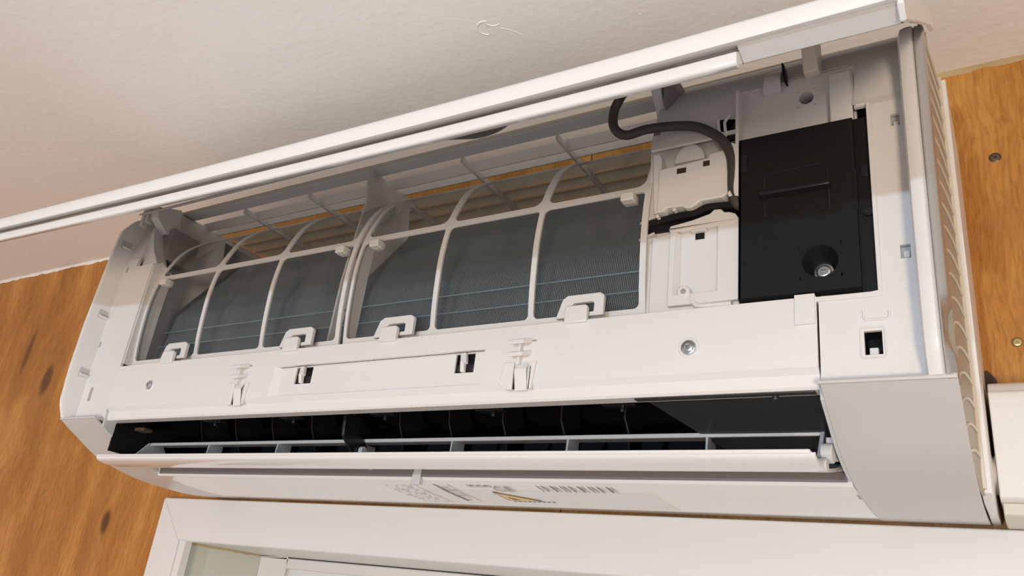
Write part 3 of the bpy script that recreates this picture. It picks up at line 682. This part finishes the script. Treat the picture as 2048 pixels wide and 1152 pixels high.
# ---- air filters
FP = smooth_prof([(.1905, .0965), (.1935, .118), (.1950, .140), (.1952, .165), (.1925, .188), (.1885, .2035), (.1835, .2165), (.1765, .2310), (.1675, .2430), (.1580, .2520), (.1480, .2605), (.1370, .2680), (.1280, .2740)], 72)
ff, FL, _S = lerp_prof(FP)
def s_at(z):
    a, b = 0, FL
    for _ in range(40):
        m_ = (a+b)/2
        if ff(m_)[1] < z: a = m_
        else: b = m_
    return a
def nrm(s):
    a = ff(s-.001); b = ff(s+.001); l = math.hypot(b[0]-a[0], b[1]-a[1]) or 1; return ((b[1]-a[1])/l, -(b[0]-a[0])/l)
def FPt(x, s, off=0):
    d, z = ff(s); n_ = nrm(min(max(s, .0011), FL-.0011)); return P(x, d+n_[0]*off, z+n_[1]*off)
def cell(mb, X0, X1, S0, S1, x0, x1, s0, s1, r):
    """frame between the outer rect X/S and the rounded inner rect x/s, bent on the filter profile"""
    r = min(r, (x1-x0)/2-.001, (s1-s0)/2-.001); pts = []
    def lin(a, b, n): return [a+(b-a)*i/n for i in range(n)]
    ns = 16
    for a in range(6): t = math.radians(-90+90*a/6); pts.append((x1-r+r*math.cos(t), s0+r+r*math.sin(t)))
    pts += [(x1, s) for s in lin(s0+r, s1-r, ns)]
    for a in range(6): t = math.radians(90*a/6); pts.append((x1-r+r*math.cos(t), s1-r+r*math.sin(t)))
    pts += [(x, s1) for x in lin(x1-r, x0+r, 4)]
    for a in range(6): t = math.radians(90+90*a/6); pts.append((x0+r+r*math.cos(t), s1-r+r*math.sin(t)))
    pts += [(x0, s) for s in lin(s1-r, s0+r, ns)]
    for a in range(6): t = math.radians(180+90*a/6); pts.append((x0+r+r*math.cos(t), s0+r+r*math.sin(t)))
    pts += [(x, s0) for x in lin(x0+r, x1-r, 4)]
    def outer(p):
        x, s = p
        u = (x-x0)/(x1-x0); v = (s-s0)/(s1-s0)
        dl = [('l', u*(x1-x0)), ('r', (1-u)*(x1-x0)), ('b', v*(s1-s0)), ('t', (1-v)*(s1-s0))]
        k = min(dl, key=lambda q: q[1])[0]
        if k == 'l': return (X0, s if r*.6 < s-s0 and r*.6 < s1-s else (S0 if s-s0 <= r*.6 else S1))
        if k == 'r': return (X1, s if r*.6 < s-s0 and r*.6 < s1-s else (S0 if s-s0 <= r*.6 else S1))
        if k == 'b': return (x if r*.6 < x-x0 and r*.6 < x1-x else (X0 if x-x0 <= r*.6 else X1), S0)
        return (x if r*.6 < x-x0 and r*.6 < x1-x else (X0 if x-x0 <= r*.6 else X1), S1)
    n = len(pts); out = [outer(p) for p in pts]
    a = mb.pts([FPt(*p, .0006) for p in pts]); b = mb.pts([FPt(*p, .0006) for p in out]); c = mb.pts([FPt(*p, -.0014) for p in pts]); d = mb.pts([FPt(*p, -.0014) for p in out])
    for i in range(n):
        j = (i+1) % n
        mb.f += [(a+i, a+j, b+j, b+i), (c+i, d+i, d+j, c+j), (a+i, c+i, c+j, a+j), (b+i, b+j, d+j, d+i)]
sm_, ST = s_at(.1955), s_at(.268)
def make_filter(x0, x1, ribs, label, tabs):
    f = empty('air_filter', (0, 0, 0)); f.parent = ac; f.matrix_parent_inverse = parent_inv(ac); f['label'] = label
    xs = [x0]+ribs+[x1]; mb = MB(); e = .0022
    for i in range(len(xs)-1):
        a, b = xs[i], xs[i+1]
        li = a+(.0030 if i == 0 else e); ri = b-(.0045 if i == len(xs)-2 else e)
        cell(mb, a, b, 0, sm_, li, ri, .0070, sm_-.0022, .004)
        cell(mb, a, b, sm_, FL, li+.001, ri-.001, sm_+.0030, FL-.0085, .007)
    fr = mb.build('filter_frame', WHITE, f, smooth=True)
    mb = MB(); n = 44; L = [[FPt(x, FL*i/n*.985+.002, -.0006) for x in (x0+.001, x1-.001)] for i in range(n+1)]
    mb.loft(L, cap=False, close=False); mb.build('gauze', GAUZE, f, smooth=True)
    for tx0, tx1 in tabs:
        w_ = tx1-tx0; dz = .0975; mb = MB()
        out = [(tx0, dz), (tx0+.12*w_, dz+.0140), (tx0+.22*w_, dz+.0165), (tx1-.08*w_, dz+.0165), (tx1, dz+.0145), (tx1, dz)]
        inn = [(tx0+.25*w_, dz+.003), (tx0+.32*w_, dz+.0090), (tx0+.38*w_, dz+.0105), (tx1-.26*w_, dz+.0105), (tx1-.20*w_, dz+.0095), (tx1-.20*w_, dz+.003)]
        mb.loft([[P(x, .2020, z) for x, z in out], [P(x, .1985, z) for x, z in out], [P(x, .1985, z) for x, z in inn], [P(x, .2020, z) for x, z in inn], [P(x, .2020, z) for x, z in out]], cap=False)
        mb.build('pull_tab', WHITE, f, bevel=.0005)
        mb = MB(); c = tx0+.50*w_; mb.zprism([(c-.0085, .0915), (c+.0085, .0915), (c+.0085, .1030), (c+.0070, .1042), (c-.0070, .1042), (c-.0085, .1030)], .2030, .2072); mb.build('filter_stop', SATIN, band, bevel=.0009)
    for x in [(xs[0]+.014), xs[-1]-.021]:
        mb = MB(); z = .1905; mb.box(x, x+.010, .188, .1985, z-.0055, z+.0010); mb.build('lug', WHITE, f, bevel=.0008)
    return f
make_filter(.0600, .3455, [.1580, .2495], 'left dust filter with white frame and grey gauze', [(.1195, .1560), (.2855, .3235)])
make_filter(.3505, .6215, [.4440, .5330], 'right dust filter with white frame and grey gauze', [(.3930, .4325), (.5595, .5955)])

# ---- compartment beside the filters
mb = MB(); panel(mb, .6190, .6900, .0930, .2400, flatd(.1900), .002); mb.box(.6885, .7690, .160, .164, .090, .222); mb.build('bay_floor', WHITE, ac)
mb = MB(); mb.box(.6150, .6240, .140, .1895, .164, .172); mb.box(.6195, .6870, .1895, .1925, .1585, .1695); mb.build('cable_slot', BLACK, ac)
mb = MB(); mb.box(.7655, .7678, .160, .2045, .0930, .2200); mb.box(.686, .7678, .160, .2042, .0905, .0936); mb.build('bay_rim', WHITE, ac, bevel=.0004)
mb = MB(); mb.zprism([(.6255, .0945), (.6865, .0945), (.6865, .155), (.683, .160), (.678, .1605), (.6745, .1635), (.670, .1640), (.666, .1610), (.645, .1575), (.6395, .1570), (.6395, .1545), (.6300, .1530), (.6255, .1535)], .1905, .1960)
low = mb.build('lower_terminal_cover', WHITE, ac, bevel=.0008)
mb = MB(); panel(mb, .6400, .6865, .0990, .1545, flatd(.2005), .004, [(.6435, .6725, .1065, .1525)]); 
mb.zprism([(.6400, .1545), (.6865, .1545), (.684, .159), (.680, .1610), (.677, .1612), (.6745, .1640), (.670, .1645), (.667, .1618), (.655, .1590), (.6400, .1570)], .1965, .2005)
mb.build('raised_lid', WHITE, low, bevel=.0006)
mb = MB(); mb.loft([[P(.6435, .2005, .1065), P(.6435, .2005, .1525), P(.6465, .1965, .1515), P(.6465, .1965, .1065)], [P(.6430, .1960, .1065), P(.6430, .1960, .1525), P(.6440, .1955, .1515), P(.6440, .1955, .1065)]]); mb.build('lid_bevel', WHITE, low)
mb = MB(); mb.box(.6565, .6625, .1962, .1968, .1462, .1505); mb.build('lid_slot', BLACK, low)
mb = MB(); mb.box(.6545, .6645, .196, .2005, .1505, .1525); mb.build('lid_tongue', WHITE, low, bevel=.0005)
mb = MB(); mb.cyl(P(.6510, .1965, .1080), P(.6510, .2010, .1080), .0042, 18); mb.build('small_boss', WHITE, low, bevel=.0006)
mb = MB(); mb.cyl(P(.6510, .2009, .1080), P(.6510, .2014, .1080), .0018, 12); mb.build('boss_hole', INKG, low)
mb = MB(); mb.tube([P(.6565, .1995, .1050), P(.6570, .1995, .1010), P(.6600, .1995, .0975), P(.665, .1995, .0968), P(.6820, .1995, .0965)], .0022, 8); mb.build('moulded_channel', WHITE, low, smooth=True)
for z in (.1560, .1690):
    mb = MB(); mb.loft([[P(.6265, .1955, z), P(.6265, .1955, z+.0015), P(.6265, .186, z+.0015), P(.6265, .186, z)], [P(.6130, .1900, z-.001), P(.6130, .1900, z+.0010), P(.6180, .180, z+.0012), P(.6180, .180, z-.001)]]); mb.build('retaining_finger', WHITE, ac, bevel=.0003)
mb = MB(); mb.zprism([(.6300, .1690), (.6360, .1690), (.6360, .1715), (.6480, .1710), (.6500, .1690), (.6540, .1685), (.6580, .1705), (.6600, .1725), (.6760, .1725), (.6790, .1750), (.6790, .1880), (.6805, .1890), (.6805, .1915), (.6785, .1925), (.6785, .2020), (.6760, .2090), (.6660, .2080), (.6650, .2050), (.6300, .2030)], .1900, .2010)
up = mb.build('upper_terminal_cover', WHITE, ac, bevel=.0009)
for a, b, z in ((.6435, .6500, .2005), (.6620, .6665, .2025)):
    mb = MB(); mb.box(a, b, .2008, .2013, z-.004, z); mb.build('vent_slot', DARKM, up)
mb = MB(); mb.zprism([(.6500+.011*math.cos(math.radians(a)), .2090+.014*math.sin(math.radians(a))) for a in range(0, 181, 15)], .188, .1960); mb.build('rounded_hump', WHITE, up, bevel=.001)
mb = MB(); mb.zprism([(.6270, .1700), (.6310, .1700), (.6310, .2130), (.6290, .2180), (.6240, .2180)], .150, .1985); mb.build('bay_wall', WHITE, ac, bevel=.0006)
for x, z in ((.6300, .1670), (.6420, .1700)):
    mb = MB(); mb.cyl(P(x, .196, z), P(x, .1995, z), .0013, 8); mb.build('peg', WHITE, ac, smooth=True)
# wall and clips left of the black box
mb = MB(); mb.zprism([(.6845, .1700), (.6868, .1700), (.6868, .2520), (.6845, .2520), (.6845, .2100), (.6830, .2060), (.6830, .1760)], .165, .2040); mb.build('cable_wall', WHITE, ac, bevel=.0005)
for z in (.1725, .2085):
    mb = MB(); mb.cyl(P(.6822, .198, z), P(.6822, .2040, z), .0024, 14); mb.build('cable_peg', WHITE, ac, bevel=.0004)
mb = MB(); mb.tube([P(x, .2015, z) for x, z in ((.6720, .2330), (.6725, .2250), (.6745, .2190), (.6765, .2180), (.6780, .2200), (.6770, .2240), (.6765, .2300), (.6800, .2350))], .0011, 8); mb.build('cable_hook', WHITE, ac, smooth=True)
mb = MB(); mb.zprism([(.6715, .2330), (.6735, .2330), (.6745, .2180), (.6790, .2150), (.6840, .2150), (.6840, .2310), (.6815, .2300), (.6790, .2220), (.6760, .2150), (.6730, .2200)], .1995, .2012); mb.build('cable_opening', BLACK, ac)
# white housing above the black box
mb = MB(); panel(mb, .6855, .7585, .2120, .2580, flatd(.1935), .004, [(.7225, .7345, .2345, .2475)])
n = 24; cx, cz, r = .7285, .2410, .0060
sq = []
for i in range(n):
    a = 2*math.pi*i/n; c_, s_ = math.cos(a), math.sin(a); k = 1/max(abs(c_)/.0060, abs(s_)/.0065)
    sq.append((cx+c_*k, cz+s_*k))
ci = [(cx+.0047*math.cos(2*math.pi*i/n), cz+.0047*math.sin(2*math.pi*i/n)) for i in range(n)]
mb.loft([[P(x, .1935, z) for x, z in sq], [P(x, .1935, z) for x, z in ci], [P(x, .170, z) for x, z in ci]], cap=False)
hs = mb.build('housing', WHITE, ac)
mb = MB(); mb.cyl(P(cx, .168, cz), P(cx, .171, cz), .0052, 20); mb.build('hole_floor', DARKM, hs)
mb = MB(); mb.box(.7440, .7575, .190, .2010, .2120, .2500); mb.build('housing_tab', WHITE, ac, bevel=.0009)
mb = MB(); mb.tube([P(x, fd(z)+.0003, z) for x, z in ((.6845, .2560), (.7000, .2600), (.7330, .2605), (.7530, .2612), (.7562, .2590), (.7570, .2480), (.7580, .2230), (.7600, .2205), (.7668, .2205), (.7680, .2190), (.7672, .1500), (.7668, .0940), (.7600, .0925), (.7350, .0930))], .0009, 8); mb.build('bay_ridge', WHITE, ac, smooth=True)
mb = MB(); L = []
for i in range(9):
    t = i/8; z = .2760-.0260*t; o_ = .0045*math.sin(math.pi*t)
    L.append([P(.7020-.001*t, fd(z)+.001+o_, z), P(.7120+.001*t, fd(z)+.001+o_, z), P(.7120+.001*t, fd(z)-.001+o_, z), P(.7020-.001*t, fd(z)-.001+o_, z)])
mb.loft(L); mb.build('bridge_clip', WHITE, ac, smooth=True)
mb = MB(); mb.zprism([(.7138, .2720), (.7155, .2700), (.7172, .2540), (.7160, .2540), (.7145, .2600)], .1900, .1975); mb.build('clip_slit', BLACK, ac)

# ---- black control box
cb = MB()
panel(cb, .6872, .7572, .0975, .2115, flatd(.2035), .004, [(.7235, .7475, .1055, .1280)])
cb.xprism([(.2035, .0975), (.1990, .0945), (.165, .0945), (.165, .0975)], .6872, .7572)
cb.box(.7572, .7652, .166, .2005, .0950, .2120); cb.box(.6872, .6885, .165, .2035, .0975, .2115)
n = 32; cx, cz, r = .7353, .1165, .0103; x0, x1, z0, z1 = .7235, .7475, .1055, .1280
sq = []
for i in range(n):
    a = 2*math.pi*i/n; c_, s_ = math.cos(a), math.sin(a)
    kx = ((x1-cx) if c_ > 0 else (cx-x0))/max(1e-9, abs(c_)); kz = ((z1-cz) if s_ > 0 else (cz-z0))/max(1e-9, abs(s_)); k = min(kx, kz); sq.append((cx+c_*k, cz+s_*k))
rings = [(r, .2035, 0), (r*.93, .2020, 0), (r*.82, .1985, -.0005), (r*.68, .1955, -.001), (r*.55, .1935, -.0015)]
cb.loft([[P(x, .2035, z) for x, z in sq]]+[[P(cx+q*math.cos(2*math.pi*i/n), d, cz+dz_+q*math.sin(2*math.pi*i/n)) for i in range(n)] for q, d, dz_ in rings], cap=False)
cb.poly([P(cx+r*.55*math.cos(2*math.pi*i/n), .1935, cz-.0015+r*.55*math.sin(2*math.pi*i/n)) for i in range(n)])
box = cb.build('control_box', BLACK, ac, smooth=True); box['label'] = 'black control box cover with a screw in a round well'
screw_head('screw', P(.7358, .1945, .1125), .0056, CHROME, box, 'shiny zinc screw in the black box cover', depth=.0030)
def groove(pts, r=.0004): 
    mb = MB(); mb.tube([P(x, .2034, z) for x, z in pts], r, 6); mb.build('moulded_line', BLACKG, box, smooth=True)
groove([(.7035, .1510), (.7035, .1790), (.7050, .1815), (.7390, .1830), (.7415, .1810), (.7420, .1500)], .0005)
mb = MB(); mb.xprism([(.2035, .1640), (.2075, .1655), (.2075, .1675), (.2035, .1690)], .7010, .7430); mb.build('grip_bar', BLACKG, box, bevel=.0005)
groove([(.7572, .1460), (.7572, .1740), (.7560, .1745), (.7560, .2110)], .0004)
for q in ((.6885, .6925, .2036, .2042, .1860, .1990), (.7600, .7640, .2004, .2012, .1700, .1775)): MB().box(*q).build('side_latch', BLACKG, box, bevel=.0002)
mb = MB(); mb.cyl(P(.7630, .2000, .1450), P(.7630, .2030, .1450), .0026, 14); mb.build('plug', BLACKG, box, smooth=True)

# ---- cables
def bez(pts, n=8):
    out = []; p = [pts[0]]+pts+[pts[-1]]
    for i in range(1, len(p)-2):
        for j in range(n):
            t = j/n; out.append(tuple(.5*((2*p[i][c])+(-p[i-1][c]+p[i+1][c])*t+(2*p[i-1][c]-5*p[i][c]+4*p[i+1][c]-p[i+2][c])*t*t+(-p[i-1][c]+3*p[i][c]-3*p[i+1][c]+p[i+2][c])*t**3) for c in range(3)))
    return out+[pts[-1]]
cp = [(.6350, .285, .2150), (.6190, .240, .2465), (.6085, .225, .2540), (.6015, .220, .2470), (.6015, .218, .2345), (.6095, .215, .2278), (.6230, .210, .2325), (.6400, .205, .2340), (.6560, .203, .2310), (.6690, .203, .2220), (.6775, .203, .2120), (.6820, .202, .1990), (.6825, .201, .1780), (.6850, .200, .1660), (.6900, .195, .1640)]
cb_ = MB().tube([P(*p) for p in bez(cp)], .0034, 12).build('power_cable', CABLE, ac, smooth=True); cb_['label'] = 'dark grey sleeved cable looping from the open panel to the black box'
MB().tube([P(*p) for p in bez([(.6160, .1905, .1655), (.6400, .1935, .1670), (.6550, .1945, .1668), (.6650, .1955, .1690), (.6880, .1960, .1665)])], .0030, 10).build('sensor_cable', BLACK, ac, smooth=True)

# ---- the open front panel
def bow(x): t = max(0, (.73-x)/.55); return .0118*t**1.5 if t > 0 else 0
fp = empty('front_panel', (0, 0, 0)); fp.parent = ac; fp.matrix_parent_inverse = parent_inv(ac); fp['label'] = 'glossy white front panel swung up on its hinges'
X0, X1 = -.004, .8030
lip = [(.1745, .3025), (.3890, .1395), (.3955, .1345), (.3985, .1325), (.4000, .1300), (.4002, .1238), (.3996, .1224), (.3980, .1228), (.3900, .1264), (.3830, .1325), (.1745, .2985)]
MB().xprism(lip, X0, X1, 40, bow).build('panel_skin', GLOSSW, fp, smooth=True)
rb = [(.3855, .1300), (.3935, .1222), (.3952, .1210), (.3955, .1160), (.3945, .1148), (.3905, .1160), (.3800, .1290)]
MB().xprism(rb, X0+.004, .7440, 36, bow).build('inner_rail', GLOSSW, fp, bevel=.0006)
MB().xprism([(.3800, .1345), (.3960, .1248), (.3955, .1238), (.3860, .1215), (.3820, .1262)], .744, X1, 4, bow).build('end_rail', RAILG, fp, bevel=.0004)
for xa in (X0-.0022, X1-.0003):
    mb = MB(); mb.xprism([(.1745, .3000), (.3950, .1330), (.3965, .1225), (.3900, .1190), (.2100, .2620), (.1780, .2830)], xa, xa+.0025, 1, bow); mb.build('end_flange', GLOSSW, fp, bevel=.0006)
mb = MB(); L = []          # long stiffening step on the inner face
mb.xprism([(.196, .2830), (.212, .2705), (.2135, .2680), (.2110, .2685), (.1960, .2800)], .02, .79, 30, lambda x: bow(x)*.1); mb.build('stiffener', WHITE, fp)
for xc in (.10, .325, .475, .70):
    mb = MB(); mb.xprism([(.300, .2045), (.325, .1855), (.322, .1815), (.298, .2000)], xc, xc+.03, 1, bow); mb.build('panel_tab', WHITE, fp, bevel=.0006)
# hinge arms
mb = MB(); mb.xprism([(.210, .2760), (.190, .2840), (.1900, .2580), (.1960, .2545), (.2030, .2545), (.2060, .2660)], .7290, .7385); mb.build('hinge_arm', TRANS, fp, bevel=.0008)
mb = MB(); mb.xprism([(.206, .2800), (.178, .2900), (.1720, .2640), (.178, .2590), (.186, .2590), (.196, .2700)], .6200, .6275); mb.build('hinge_arm', WHITE, fp, bevel=.0008)
mb = MB(); mb.xprism([(.206, .2800), (.178, .2900), (.1720, .2640), (.178, .2570), (.188, .2550), (.204, .2680)], .0300, .0420); mb.build('hinge_arm', WHITE, fp, bevel=.0008)
mb = MB(); mb.box(.010, .0145, .196, .204, .262, .288); mb.box(.0185, .022, .196, .204, .266, .288); mb.build('hinge_stub', WHITE, fp, bevel=.0008)
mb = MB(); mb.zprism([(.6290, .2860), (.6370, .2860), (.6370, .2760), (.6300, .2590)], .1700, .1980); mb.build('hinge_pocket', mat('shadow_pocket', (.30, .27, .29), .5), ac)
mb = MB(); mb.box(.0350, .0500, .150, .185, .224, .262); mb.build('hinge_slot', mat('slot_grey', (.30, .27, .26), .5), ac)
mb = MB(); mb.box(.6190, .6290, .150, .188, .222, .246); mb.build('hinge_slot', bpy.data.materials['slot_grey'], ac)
# wiring under the panel, seen as a dark bulge
MB().tube([P(*p) for p in bez([(.500, .370, .1500), (.535, .355, .1590), (.558, .345, .1620), (.576, .340, .1620), (.589, .338, .1660), (.594, .336, .1760)])], .0055, 12).build('sleeve_loop', CABLE, fp, smooth=True)
